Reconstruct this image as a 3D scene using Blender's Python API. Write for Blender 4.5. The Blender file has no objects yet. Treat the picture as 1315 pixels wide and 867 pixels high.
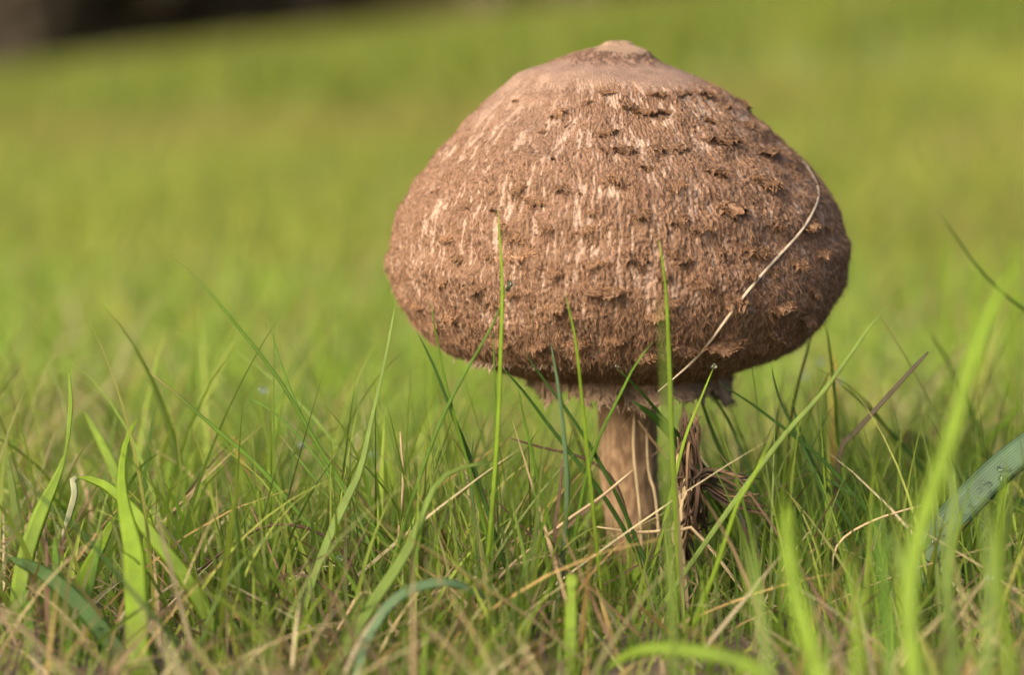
import bpy, math, random
import numpy as np
from mathutils import Vector
from mathutils.bvhtree import BVHTree

SC = bpy.context.scene
COL = SC.collection
rng = np.random.default_rng(7)
random.seed(7)

# ------------------------------------------------------------------ camera
PW, PH, F = 1315.0, 867.0, 3611.0          # photo size and focal length in photo pixels
H = 0.1187                                 # lens height above the turf
TH = math.radians(6.0)                     # pitch down
CAM = np.array([-0.61 * 136 / F, -0.61, H])
cam_d = bpy.data.cameras.new('camera')
cam = bpy.data.objects.new('camera', cam_d)
COL.objects.link(cam)
SC.camera = cam
cam.location = CAM
cam.rotation_euler = (math.pi / 2 - TH, 0, 0)
cam_d.lens = 100
cam_d.sensor_fit = 'HORIZONTAL'
cam_d.sensor_width = 100 * PW / F
cam_d.clip_start = 0.01
cam_d.clip_end = 600
cam_d.dof.use_dof = True
cam_d.dof.focus_distance = 0.572
cam_d.dof.aperture_fstop = 9.0

# ------------------------------------------------------------------ light
SUN_EL, SUN_AZ = 32.0, 227.0               # azimuth clockwise from +Y: from the left, a little behind the lens
world = bpy.data.worlds.new('World')
SC.world = world
world.use_nodes = True
wn = world.node_tree
sky = wn.nodes.new('ShaderNodeTexSky')
sky.sky_type = 'NISHITA'
sky.sun_disc = False
sky.sun_elevation = math.radians(SUN_EL)
sky.sun_rotation = math.radians(SUN_AZ)
sky.air_density = 1.0
sky.dust_density = 6.0
bg = wn.nodes['Background']
bg.inputs[1].default_value = 0.15
wn.links.new(sky.outputs[0], bg.inputs[0])
sun_d = bpy.data.lights.new('sun', 'SUN')
sun_d.energy = 2.6
sun_d.angle = math.radians(30)
sun_d.color = (1.0, 0.90, 0.76)
sun = bpy.data.objects.new('sun', sun_d)
COL.objects.link(sun)
el, az = math.radians(SUN_EL), math.radians(SUN_AZ)
sdir = Vector((math.cos(el) * math.sin(az), math.cos(el) * math.cos(az), math.sin(el)))
sun.rotation_euler = sdir.to_track_quat('Z', 'Y').to_euler()
sun.location = sdir * 5
SC.view_settings.view_transform = 'Standard'
SC.view_settings.look = 'None'
SC.view_settings.exposure = 0.9
SC.view_settings.gamma = 1
SC.render.engine = 'CYCLES'
SC.cycles.use_denoising = True
SC.cycles.max_bounces = 8
SC.cycles.transmission_bounces = 6
SC.cycles.sample_clamp_indirect = 25.0


# ------------------------------------------------------------------ helpers
def px_dir(x, y):
    a, b = (x - PW / 2) / F, (PH / 2 - y) / F
    c, s = math.cos(TH), math.sin(TH)
    return np.array([a, c + b * s, -s + b * c])


def px_at(x, y, Y):
    """the point on the ray of pixel (x, y) that lies at world depth Y"""
    d = px_dir(x, y)
    return CAM + d * ((Y - CAM[1]) / d[1])


def px_size(n, Y):
    return n * (Y - CAM[1]) / F


class Noise2:
    """smooth value noise, optionally periodic in its first axis"""
    def __init__(self, seed, n=256):
        self.g = np.random.default_rng(seed).random((n, n))
        self.n = n

    def __call__(self, x, y, period=None):
        x = np.asarray(x, float)
        y = np.asarray(y, float)
        xi = np.floor(x).astype(int)
        yi = np.floor(y).astype(int)
        fx, fy = x - xi, y - yi
        fx = fx * fx * (3 - 2 * fx)
        fy = fy * fy * (3 - 2 * fy)
        p = period or self.n
        x0, x1 = (xi % p) % self.n, ((xi + 1) % p) % self.n
        y0, y1 = yi % self.n, (yi + 1) % self.n
        g = self.g
        return (g[x0, y0] * (1 - fx) + g[x1, y0] * fx) * (1 - fy) + (g[x0, y1] * (1 - fx) + g[x1, y1] * fx) * fy


def sstep(a, b, x):
    t = np.clip((np.asarray(x, float) - a) / (b - a), 0, 1)
    return t * t * (3 - 2 * t)


def mesh_np(name, v, faces, cols=None, uvs=None, smooth=True):
    """faces: list of integer arrays (n,3) / (n,4)"""
    me = bpy.data.meshes.new(name)
    v = np.asarray(v, np.float32).reshape(-1, 3)
    me.vertices.add(len(v))
    me.vertices.foreach_set('co', v.ravel())
    loops, starts, s = [], [], 0
    for f in faces:
        f = np.asarray(f, np.int32)
        if len(f) == 0:
            continue
        loops.append(f.ravel())
        starts.append(s + np.arange(len(f)) * f.shape[1])
        s += f.size
    loops = np.concatenate(loops)
    starts = np.concatenate(starts).astype(np.int32)
    me.loops.add(len(loops))
    me.loops.foreach_set('vertex_index', loops)
    me.polygons.add(len(starts))
    me.polygons.foreach_set('loop_start', starts)
    if smooth:
        me.polygons.foreach_set('use_smooth', np.ones(len(starts), bool))
    if cols is not None:
        a = me.color_attributes.new('Col', 'FLOAT_COLOR', 'POINT')
        c = np.ones((len(v), 4), np.float32)
        c[:, :3] = np.asarray(cols).reshape(-1, 3)
        a.data.foreach_set('color', c.ravel())
    if uvs is not None:
        u = me.uv_layers.new(name='UVMap')
        u.data.foreach_set('uv', np.asarray(uvs, np.float32).reshape(-1, 2)[loops].ravel())
    me.update(calc_edges=True)
    me.validate()
    return me


def link(name, me, mat=None, parent=None):
    o = bpy.data.objects.new(name, me)
    COL.objects.link(o)
    if mat is not None and me is not None and not me.materials:
        me.materials.append(mat)
    if parent is not None:
        o.parent = parent
    return o


def tag(o, label=None, cat=None, group=None, kind=None):
    if label: o['label'] = label
    if cat: o['category'] = cat
    if group: o['group'] = group
    if kind: o['kind'] = kind
    return o


def empty(name, loc):
    o = bpy.data.objects.new(name, None)
    o.empty_display_size = 0.01
    o.location = loc
    COL.objects.link(o)
    return o


def catmull(P, n):
    P = np.asarray(P, float)
    P = np.vstack([2 * P[0] - P[1], P, 2 * P[-1] - P[-2]])
    seg = np.linalg.norm(np.diff(P, axis=0), axis=1)[1:-1]
    cum = np.concatenate([[0], np.cumsum(seg)])
    t = np.linspace(0, cum[-1], n)
    i = np.clip(np.searchsorted(cum, t, 'right') - 1, 0, len(seg) - 1)
    u = ((t - cum[i]) / np.maximum(seg[i], 1e-9))[:, None]
    a, b, c, d = P[i], P[i + 1], P[i + 2], P[i + 3]
    return 0.5 * (2 * b + (c - a) * u + (2 * a - 5 * b + 4 * c - d) * u ** 2 + (3 * b - a - 3 * c + d) * u ** 3)


def unit(a):
    return a / np.maximum(np.linalg.norm(a, axis=-1, keepdims=True), 1e-12)


# ------------------------------------------------------------------ materials
def new_mat(name):
    m = bpy.data.materials.new(name)
    m.use_nodes = True
    return m, m.node_tree, m.node_tree.nodes['Principled BSDF'], m.node_tree.nodes['Material Output']


def leaf_mat(name, trans=0.38, rough=0.42, spec=0.35, veins=False, tgain=(1.25, 1.3, 0.75)):
    m, t, b, out = new_mat(name)
    n, l = t.nodes, t.links
    at = n.new('ShaderNodeAttribute'); at.attribute_name = 'Col'
    col = at.outputs['Color']
    nz = n.new('ShaderNodeTexNoise'); nz.inputs['Scale'].default_value = 260; nz.inputs['Detail'].default_value = 4
    tc = n.new('ShaderNodeTexCoord')
    l.new(tc.outputs['Object'], nz.inputs['Vector'])
    mr = n.new('ShaderNodeMapRange'); mr.inputs['To Min'].default_value = 0.72; mr.inputs['To Max'].default_value = 1.28
    l.new(nz.outputs['Fac'], mr.inputs['Value'])
    mul = n.new('ShaderNodeMixRGB'); mul.blend_type = 'MULTIPLY'; mul.inputs[0].default_value = 1
    l.new(col, mul.inputs[1]); l.new(mr.outputs[0], mul.inputs[2])
    col = mul.outputs[0]
    if veins:
        uv = n.new('ShaderNodeUVMap'); uv.uv_map = 'UVMap'
        sx = n.new('ShaderNodeSeparateXYZ'); l.new(uv.outputs[0], sx.inputs[0])
        k = n.new('ShaderNodeMath'); k.operation = 'MULTIPLY'; k.inputs[1].default_value = 75
        l.new(sx.outputs[0], k.inputs[0])
        w = n.new('ShaderNodeMath'); w.operation = 'SINE'; l.new(k.outputs[0], w.inputs[0])
        vr = n.new('ShaderNodeMapRange'); vr.inputs['From Min'].default_value = -1
        vr.inputs['To Min'].default_value = 0.80; vr.inputs['To Max'].default_value = 1.1
        l.new(w.outputs[0], vr.inputs['Value'])
        m2 = n.new('ShaderNodeMixRGB'); m2.blend_type = 'MULTIPLY'; m2.inputs[0].default_value = 1
        l.new(col, m2.inputs[1]); l.new(vr.outputs[0], m2.inputs[2])
        col = m2.outputs[0]
        bp = n.new('ShaderNodeBump'); bp.inputs['Strength'].default_value = 0.25; bp.inputs['Distance'].default_value = 0.00012
        l.new(w.outputs[0], bp.inputs['Height']); l.new(bp.outputs[0], b.inputs['Normal'])
    l.new(col, b.inputs['Base Color'])
    b.inputs['Roughness'].default_value = rough
    b.inputs['Specular IOR Level'].default_value = spec
    tr = n.new('ShaderNodeBsdfTranslucent')
    tm = n.new('ShaderNodeMixRGB'); tm.blend_type = 'MULTIPLY'; tm.inputs[0].default_value = 1
    tm.inputs[2].default_value = (*tgain, 1)
    l.new(col, tm.inputs[1]); l.new(tm.outputs[0], tr.inputs['Color'])
    mx = n.new('ShaderNodeMixShader'); mx.inputs[0].default_value = trans
    l.new(b.outputs[0], mx.inputs[1]); l.new(tr.outputs[0], mx.inputs[2])
    l.new(mx.outputs[0], out.inputs['Surface'])
    return m


def flesh_mat(name, rough=0.85, scale=(1, 1, 1), nscale=900, lo=0.75, hi=1.25, bump=0.0003, sss=0.0, trans=0.0, objrand=0.0):
    m, t, b, out = new_mat(name)
    n, l = t.nodes, t.links
    at = n.new('ShaderNodeAttribute'); at.attribute_name = 'Col'
    tc = n.new('ShaderNodeTexCoord')
    mp = n.new('ShaderNodeMapping'); mp.inputs['Scale'].default_value = scale
    l.new(tc.outputs['Object'], mp.inputs['Vector'])
    nz = n.new('ShaderNodeTexNoise'); nz.inputs['Scale'].default_value = nscale
    nz.inputs['Detail'].default_value = 6; nz.inputs['Roughness'].default_value = 0.65
    l.new(mp.outputs[0], nz.inputs['Vector'])
    mr = n.new('ShaderNodeMapRange'); mr.inputs['From Min'].default_value = 0.25; mr.inputs['From Max'].default_value = 0.75
    mr.inputs['To Min'].default_value = lo; mr.inputs['To Max'].default_value = hi
    l.new(nz.outputs['Fac'], mr.inputs['Value'])
    mul = n.new('ShaderNodeMixRGB'); mul.blend_type = 'MULTIPLY'; mul.inputs[0].default_value = 1
    l.new(at.outputs['Color'], mul.inputs[1]); l.new(mr.outputs[0], mul.inputs[2])
    col = mul.outputs[0]
    if objrand:
        oi = n.new('ShaderNodeObjectInfo')
        r2 = n.new('ShaderNodeMapRange'); r2.inputs['To Min'].default_value = 1 - objrand; r2.inputs['To Max'].default_value = 1 + objrand
        l.new(oi.outputs['Random'], r2.inputs['Value'])
        m2 = n.new('ShaderNodeMixRGB'); m2.blend_type = 'MULTIPLY'; m2.inputs[0].default_value = 1
        l.new(col, m2.inputs[1]); l.new(r2.outputs[0], m2.inputs[2]); col = m2.outputs[0]
    l.new(col, b.inputs['Base Color'])
    b.inputs['Roughness'].default_value = rough
    b.inputs['Specular IOR Level'].default_value = 0.2
    if bump:
        bp = n.new('ShaderNodeBump'); bp.inputs['Strength'].default_value = 0.8; bp.inputs['Distance'].default_value = bump
        l.new(nz.outputs['Fac'], bp.inputs['Height']); l.new(bp.outputs[0], b.inputs['Normal'])
    if trans:
        tr = n.new('ShaderNodeBsdfTranslucent'); l.new(col, tr.inputs['Color'])
        mx = n.new('ShaderNodeMixShader'); mx.inputs[0].default_value = trans
        l.new(b.outputs[0], mx.inputs[1]); l.new(tr.outputs[0], mx.inputs[2]); l.new(mx.outputs[0], out.inputs['Surface'])
    return m


M_TURF = leaf_mat('turf_blades', 0.46, 0.6, 0.15)
M_BLADE = leaf_mat('grass_blade_skin', 0.46, 0.5, 0.25, veins=True)
M_STRAW = leaf_mat('dry_straw', 0.15, 0.7, 0.2, tgain=(1.1, 1.0, 0.85))
M_CAP = flesh_mat('cap_skin', 0.85, (1, 1, 0.36), 2400, 0.48, 1.4, 0.0004)
M_FIBRE = flesh_mat('cap_fibres', 0.9, (1, 1, 0.5), 2200, 0.7, 1.3, 0, trans=0.12)
M_SCALE = flesh_mat('cap_scales', 0.9, (1, 1, 1), 1800, 0.6, 1.35, 0.0003, objrand=0.18)
M_STEM = flesh_mat('stem_skin', 0.8, (1, 1, 0.25), 1300, 0.75, 1.22, 0.00025)
M_VEIL = flesh_mat('veil_tissue', 0.95, (1, 1, 0.5), 1500, 0.7, 1.25, 0.0004, trans=0.15)
M_TREE = leaf_mat('woodland_leaves', 0.1, 0.7, 0.1)
M_MOSS = leaf_mat('moss_leaves', 0.3, 0.6, 0.2)

m, t, b, out = new_mat('dew_water')
b.inputs['Base Color'].default_value = (1, 1, 1, 1)
b.inputs['Roughness'].default_value = 0.03
b.inputs['IOR'].default_value = 1.33
b.inputs['Transmission Weight'].default_value = 1.0
M_DEW = m

m, t, b, out = new_mat('meadow_ground')
n, l = t.nodes, t.links
tc = n.new('ShaderNodeTexCoord')
big = n.new('ShaderNodeTexNoise'); big.inputs['Scale'].default_value = 0.55; big.inputs['Detail'].default_value = 3
sml = n.new('ShaderNodeTexNoise'); sml.inputs['Scale'].default_value = 45; sml.inputs['Detail'].default_value = 6
l.new(tc.outputs['Object'], big.inputs['Vector']); l.new(tc.outputs['Object'], sml.inputs['Vector'])
r1 = n.new('ShaderNodeValToRGB')
r1.color_ramp.elements[0].position = 0.36; r1.color_ramp.elements[0].color = (0.16, 0.205, 0.04, 1)
r1.color_ramp.elements[1].position = 0.66; r1.color_ramp.elements[1].color = (0.23, 0.22, 0.07, 1)
l.new(big.outputs['Fac'], r1.inputs[0])
r2 = n.new('ShaderNodeValToRGB')
r2.color_ramp.elements[0].position = 0.3; r2.color_ramp.elements[0].color = (0.55, 0.5, 0.45, 1)
r2.color_ramp.elements[1].position = 0.7; r2.color_ramp.elements[1].color = (1.3, 1.3, 1.3, 1)
l.new(sml.outputs['Fac'], r2.inputs[0])
mu = n.new('ShaderNodeMixRGB'); mu.blend_type = 'MULTIPLY'; mu.inputs[0].default_value = 1
l.new(r1.outputs[0], mu.inputs[1]); l.new(r2.outputs[0], mu.inputs[2])
sep = n.new('ShaderNodeSeparateXYZ'); l.new(tc.outputs['Object'], sep.inputs[0])
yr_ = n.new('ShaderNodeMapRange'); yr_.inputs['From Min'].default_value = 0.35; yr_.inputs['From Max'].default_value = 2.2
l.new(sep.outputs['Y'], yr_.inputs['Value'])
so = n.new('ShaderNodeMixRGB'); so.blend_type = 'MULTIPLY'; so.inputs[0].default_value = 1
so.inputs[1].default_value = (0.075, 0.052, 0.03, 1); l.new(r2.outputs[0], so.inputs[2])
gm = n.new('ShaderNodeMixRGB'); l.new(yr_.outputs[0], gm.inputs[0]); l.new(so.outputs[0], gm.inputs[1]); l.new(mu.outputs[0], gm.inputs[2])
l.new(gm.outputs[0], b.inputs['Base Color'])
b.inputs['Roughness'].default_value = 0.9
bp = n.new('ShaderNodeBump'); bp.inputs['Strength'].default_value = 0.6; bp.inputs['Distance'].default_value = 0.01
l.new(sml.outputs['Fac'], bp.inputs['Height']); l.new(bp.outputs[0], b.inputs['Normal'])
M_GROUND = m

# ------------------------------------------------------------------ ground
NB = Noise2(21)
CREST = 34.0


def ground_z(x, y):
    x = np.asarray(x, float); y = np.asarray(y, float)
    w = sstep(0.25, 5.0, y)
    far = np.minimum(y, CREST)
    z = w * (0.120 * x + 0.0164 * far)
    over = np.maximum(y - CREST, 0)
    z = z - 0.004 * over ** 1.6
    z = z + (NB(x * 14 + 50, y * 14 + 50) - 0.5) * 0.006
    z = z + (NB(x * 1.3 + 9, y * 1.3 + 9) - 0.5) * 0.05 * sstep(0.8, 4, y)
    return z


def axis_samples(lo, hi, n, k):
    a, b_ = math.asinh(lo / k), math.asinh(hi / k)
    return np.sinh(np.linspace(a, b_, n)) * k


gx = axis_samples(-140, 140, 260, 0.25)
gy = axis_samples(-40, 240, 320, 0.25)
GX, GY = np.meshgrid(gx, gy)
GZ = ground_z(GX, GY)
idx = np.arange(GX.size).reshape(GX.shape)
q = np.stack([idx[:-1, :-1], idx[:-1, 1:], idx[1:, 1:], idx[1:, :-1]], -1).reshape(-1, 4)
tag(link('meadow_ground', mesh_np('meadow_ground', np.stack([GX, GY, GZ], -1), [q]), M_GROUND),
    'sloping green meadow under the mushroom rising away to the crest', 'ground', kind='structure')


# ------------------------------------------------------------------ turf (uncountable grass)
def blades_mesh(name, roots, length, width, lean, bend, heading, cols, segs, face=None, tipcol=None):
    """ribbons: lean = angle from vertical at the root, bend = extra angle reached at the tip"""
    N = len(roots)
    pos = np.zeros((N, segs + 1, 3))
    pos[:, 0] = roots
    hd = np.stack([np.cos(heading), np.sin(heading), np.zeros(N)], -1)
    for i in range(segs):
        tt = (i + 0.5) / segs
        a = np.minimum(lean + bend * tt ** 1.4, 2.5)
        d = hd * np.sin(a)[:, None] + np.array([0, 0, 1]) * np.cos(a)[:, None]
        pos[:, i + 1] = pos[:, i] + d * (length / segs)[:, None]
    rot = heading + np.pi / 2 if face is None else face
    side = np.stack([np.cos(rot), np.sin(rot), np.zeros(N)], -1)
    prof = np.array([0.7, 1.0, 0.95, 0.8, 0.55, 0.3, 0.12])
    w = np.interp(np.linspace(0, 1, segs + 1), np.linspace(0, 1, 7), prof)
    V = np.empty((N, 2 * segs + 1, 3))
    for i in range(segs):
        off = side * (width * w[i] * 0.5)[:, None]
        V[:, 2 * i] = pos[:, i] - off
        V[:, 2 * i + 1] = pos[:, i] + off
    V[:, 2 * segs] = pos[:, segs]
    base = np.arange(N)[:, None] * (2 * segs + 1)
    quads = [np.concatenate([base + 2 * i, base + 2 * i + 1, base + 2 * i + 3, base + 2 * i + 2], 1) for i in range(segs - 1)]
    tris = np.concatenate([base + 2 * segs - 2, base + 2 * segs - 1, base + 2 * segs], 1)
    C = np.repeat(cols[:, None, :], 2 * segs + 1, 1)
    if tipcol is not None:
        k = tipcol[:, None, None] * np.linspace(0, 1, 2 * segs + 1)[None, :, None] ** 3
        C = C * (1 - k) + np.array([0.30, 0.22, 0.09]) * k
    return mesh_np(name, V, [np.concatenate(quads), tris], C)


N1, N2, N3 = Noise2(3), Noise2(5), Noise2(11)
GREENS = np.array([[0.135, 0.195, 0.028], [0.175, 0.235, 0.032], [0.225, 0.27, 0.045], [0.09, 0.145, 0.026], [0.165, 0.20, 0.06]])
STRAWS = np.array([[0.33, 0.26, 0.125], [0.24, 0.175, 0.085], [0.12, 0.078, 0.042], [0.38, 0.32, 0.18], [0.15, 0.09, 0.05], [0.27, 0.18, 0.06], [0.22, 0.20, 0.08]])


def green_cols(n, r):
    c = GREENS[r.integers(0, len(GREENS), n)]
    return c * r.uniform(0.75, 1.25, (n, 1))


def straw_cols(n, r):
    return STRAWS[r.integers(0, len(STRAWS), n)] * r.uniform(0.7, 1.2, (n, 1))


def scatter(n, y0, y1, spread, power, r):
    """points in the wedge the lens takes in, widened to both sides"""
    u = r.random(n)
    d0, d1 = y0 - CAM[1], y1 - CAM[1]
    d = (d0 ** power + u * (d1 ** power - d0 ** power)) ** (1 / power)
    x = CAM[0] + d * r.uniform(-1, 1, n) * 0.182 * spread
    return x, d + CAM[1]


def patch(x, y):
    return 0.6 * N1(x * 3.1 + 30, y * 2.2 + 30) + 0.4 * N2(x * 9 + 80, y * 7 + 80)


def keep_stem(x, y, rad=0.010):
    return (x ** 2 + y ** 2) > rad ** 2


# near green turf
r = np.random.default_rng(101)
x, y = scatter(36000, -0.22, 0.75, 1.35, 1.6, r)
k = keep_stem(x, y); x, y = x[k], y[k]
n = len(x)
clump = N2(x * 55 + 10, y * 55 + 10)
L = r.gamma(5, 0.0037, n) * (0.65 + 0.8 * clump)
L = np.clip(L, 0.006, 0.062)
L *= 1 - 0.30 * sstep(0.0, 0.10, y)
front = 1 - sstep(-0.10, -0.02, y)
L *= 1 - 0.55 * front
L *= np.where((np.abs(x - 0.004) < 0.024) & (y < 0.0), 0.5, 1.0)
L = np.where(y < -0.16, np.minimum(L, 0.028), L)
L *= np.where((x < -0.055) & (y < -0.045), 0.62, 1.0)
wd = r.uniform(0.0005, 0.0012, n) * np.where(r.random(n) < 0.06, 2.4, 1)
head = N1(x * 20 + 7, y * 20 + 7) * 9 + r.normal(0, 1.2, n)
me = blades_mesh('turf_near', np.stack([x, y, ground_z(x, y) - 0.001], -1), L, wd, np.abs(r.normal(0.0, 0.32, n)),
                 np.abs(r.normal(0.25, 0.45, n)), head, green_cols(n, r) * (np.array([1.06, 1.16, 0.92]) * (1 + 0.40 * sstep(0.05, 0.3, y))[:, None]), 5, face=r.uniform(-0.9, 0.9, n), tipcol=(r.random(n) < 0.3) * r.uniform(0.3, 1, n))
tag(link('turf_grass', me, M_TURF), 'dense short fine green grass around the mushroom foot', 'grass', kind='stuff')

# fine taller blades round the foot of the stem
r = np.random.default_rng(111)
n = 950
x = r.uniform(-0.085, 0.085, n); y = r.uniform(-0.085, 0.02, n)
k = keep_stem(x, y, 0.012); x, y = x[k], y[k]; n = len(x)
me = blades_mesh('fine_turf', np.stack([x, y, ground_z(x, y) - 0.001], -1), np.clip(r.gamma(7, 0.0046, n), 0.012, 0.05) * np.where((np.abs(x - 0.004) < 0.02) & (y < 0.005), 0.5, 1), r.uniform(0.0005, 0.0009, n),
                 np.abs(r.normal(0.05, 0.25, n)), np.abs(r.normal(0.2, 0.35, n)), r.uniform(0, 6.283, n), green_cols(n, r) * np.array([0.85, 0.9, 0.8]), 7, face=r.uniform(-0.9, 0.9, n))
tag(link('fine_grass', me, M_TURF), 'fine darker grass standing thickly round the foot of the stem', 'grass', kind='stuff')

# long wispy arching blades
r = np.random.default_rng(121)
n = 620
x = r.uniform(-0.17, 0.16, n); y = r.uniform(-0.10, 0.16, n)
k = keep_stem(x, y, 0.03) & ~((np.abs(x - 0.004) < 0.02) & (y < 0)); x, y = x[k], y[k]; n = len(x)
Lw = r.uniform(0.03, 0.075, n) * np.where(np.abs(x) < 0.055, 0.62, 1)
cw = green_cols(n, r) * np.where(r.random((n, 1)) < 0.25, np.array([[1.5, 1.25, 1.6]]), 1.1)
me = blades_mesh('wispy_turf', np.stack([x, y, ground_z(x, y) - 0.001], -1), Lw, r.uniform(0.0006, 0.0013, n), np.abs(r.normal(0.25, 0.25, n)),
                 r.uniform(0.4, 1.9, n), r.uniform(0, 6.283, n), cw, 9, face=r.uniform(-0.9, 0.9, n), tipcol=(r.random(n) < 0.4) * r.uniform(0.3, 1, n))
tag(link('wispy_grass', me, M_TURF), 'long loose arching wisps of grass above the short turf', 'grass', kind='stuff')

# near dry thatch
r = np.random.default_rng(102)
x, y = scatter(19000, -0.22, 0.75, 1.35, 1.6, r)
k = keep_stem(x, y); x, y = x[k], y[k]
k = patch(x * 4, y * 4) + r.normal(0, 0.12, len(x)) > 0.36; k &= r.random(len(x)) > 0.75 * sstep(0.08, 0.4, y); k &= ~((np.abs(x - 0.004) < 0.02) & (y < 0) & (r.random(len(x)) < 0.6)); x, y = x[k], y[k]
n = len(x)
L = np.clip(r.gamma(4, 0.007, n), 0.006, 0.06)
L = np.where(y < -0.1, L * 0.7, L)
me = blades_mesh('thatch', np.stack([x, y, ground_z(x, y) + r.uniform(0, 0.006, n)], -1), L, r.uniform(0.0004, 0.0011, n),
                 np.clip(r.normal(1.05, 0.33, n), 0.1, 1.5), np.abs(r.normal(0.3, 0.4, n)), r.uniform(0, 6.283, n), straw_cols(n, r), 5,
                 face=r.uniform(-1.2, 1.2, n))
tag(link('dry_thatch', me, M_STRAW), 'tangled tan and brown dead grass thatch low between the green blades', 'dry grass', kind='stuff')

# mid and far meadow
for nm, cnt, y0, y1, sp, pw, ll, ww, segs, lab, fr in (
        ('meadow_grass', 52000, 0.45, 3.2, 1.35, 1.3, 0.026, 0.0022, 4, 'soft blurred yellow green meadow grass behind the mushroom', 0.54),
        ('far_meadow_grass', 46000, 3.1, 20.0, 1.3, 1.2, 0.055, 0.0085, 3, 'far blurred green field running up to the crest', 0.60)):
    r = np.random.default_rng(cnt + len(nm))
    x, y = scatter(cnt, y0, y1, sp, pw, r)
    n = len(x)
    p = patch(x * (0.5 if y0 < 2 else 0.13), y * (0.5 if y0 < 2 else 0.10)) + r.normal(0, 0.10, n)
    isg = p < fr - 0.02
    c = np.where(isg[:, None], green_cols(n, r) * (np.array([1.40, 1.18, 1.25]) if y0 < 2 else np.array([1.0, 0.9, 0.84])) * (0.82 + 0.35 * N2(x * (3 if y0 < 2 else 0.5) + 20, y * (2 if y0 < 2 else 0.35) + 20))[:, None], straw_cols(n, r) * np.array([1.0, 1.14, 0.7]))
    L = np.clip(r.gamma(6, ll / 6, n), ll * 0.3, ll * 2.0)
    if y0 < 2:
        L = L * (0.62 + 0.38 * sstep(0.6, 1.3, y))
    me = blades_mesh(nm, np.stack([x, y, ground_z(x, y) - 0.002], -1), L, r.uniform(0.5, 1.4, n) * ww, np.abs(r.normal(0, 0.35, n)),
                     np.abs(r.normal(0.3, 0.4, n)), r.uniform(0, 6.283, n), c, segs, face=r.uniform(-0.9, 0.9, n))
    tag(link(nm, me, M_TURF), lab, 'grass', kind='stuff')

# ------------------------------------------------------------------ woodland beyond the crest
r = np.random.default_rng(55)
V, Fq, Cc = [], [], []
cnt = 0
for i in range(44):
    tx, ty = -34 + i * 1.05 + r.uniform(-0.7, 0.7), r.uniform(44, 58)
    tz = float(ground_z(tx, ty)) - 0.3
    hh = r.uniform(6, 9)
    ring = np.linspace(0, 2 * math.pi, 8, endpoint=False)
    for z0, z1, r0, r1 in ((0, 2.5, .32, .24), (2.5, 5.5, .24, .12)):
        for zz, rr in ((z0, r0), (z1, r1)):
            V.append(np.stack([tx + rr * np.cos(ring), ty + rr * np.sin(ring), np.full(8, tz + zz)], -1))
            Cc.append(np.tile([0.05, 0.035, 0.025], (8, 1)))
        for j in range(8):
            Fq.append([cnt + j, cnt + (j + 1) % 8, cnt + 8 + (j + 1) % 8, cnt + 8 + j])
        cnt += 16
    nl = 1100
    u = unit(r.normal(size=(nl, 3))) * (r.random((nl, 1)) ** 0.4)
    ctr = np.array([tx, ty, tz + hh * 0.5]) + u * np.array([2.6, 2.4, hh * 0.5])
    a = unit(r.normal(size=(nl, 3))) * r.uniform(0.25, 0.55, (nl, 1))
    bb = unit(np.cross(a, r.normal(size=(nl, 3)))) * r.uniform(0.25, 0.55, (nl, 1))
    q4 = np.stack([ctr - a, ctr + bb, ctr + a, ctr - bb], 1).reshape(-1, 3)
    V.append(q4)
    Cc.append(np.repeat(np.array([0.115, 0.09, 0.068]) * r.uniform(0.6, 1.4, (nl, 1)), 4, 0))
    Fq += (cnt + np.arange(nl * 4).reshape(-1, 4)).tolist()
    cnt += nl * 4
tag(link('woodland', mesh_np('woodland', np.concatenate(V), [np.array(Fq)], np.concatenate(Cc), smooth=False), M_TREE),
    'dark far wood beyond the crest of the meadow', 'woodland', kind='stuff')

# ------------------------------------------------------------------ the mushroom
AX = 793.0
mush = empty('parasol_mushroom', (0, 0, 0))
tag(mush, 'large brown shaggy mushroom with closed egg shaped cap on a stout stem', 'mushroom')
MO = np.array(mush.location)
cap_px = np.array([(54, 0), (55.5, 14), (60, 20), (65, 34), (71, 47), (77, 58), (83, 73), (90, 94), (98, 113), (113, 136), (126, 152),
                   (140, 167), (155, 183), (173, 202), (196, 228), (220, 250), (235, 262), (268, 281), (298, 290), (334, 296), (364, 291),
                   (391, 280), (409, 267), (430, 246), (445, 221), (458, 189), (469, 157), (478, 130), (482, 112), (480, 98), (470, 70), (462, 40)], float)
prof3 = np.array([[px_size(rr, 0), px_at(AX, yy, 0)[2]] for yy, rr in cap_px])
SHX = px_size(np.interp(cap_px[:, 0], [54, 64, 76, 87, 98, 113, 140, 155, 196, 235, 300], [0, -2, -13, -17, -15, -8, -6, -7, -4, -1, 0]), 0)
NV, NU = 420, 1200
pp = catmull(np.column_stack([prof3, SHX, cap_px[:, 0]]), NV)
pr, pz, psh, ppx = pp[:, 0], pp[:, 1], pp[:, 2], pp[:, 3]
pr = np.maximum(pr, 0.00002)
arc = np.concatenate([[0], np.cumsum(np.hypot(np.diff(pr), np.diff(pz)))])
th = np.linspace(0, 2 * math.pi, NU, endpoint=False)
TT, AR = np.meshgrid(th, arc)
RR = np.repeat(pr[:, None], NU, 1)
ZZ = np.repeat(pz[:, None], NU, 1)
PX = np.repeat(ppx[:, None], NU, 1)
SH = np.repeat(psh[:, None], NU, 1)
A, B, C_, D_ = Noise2(31), Noise2(32), Noise2(33), Noise2(34)
U01 = TT / (2 * math.pi)
lump = (A(U01 * 7, AR * 60, 7) - 0.5) * 0.0030 * sstep(60, 150, PX)
lump += (B(U01 * 22, AR * 260, 22) - 0.5) * 0.0011 * sstep(95, 150, PX)
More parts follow.
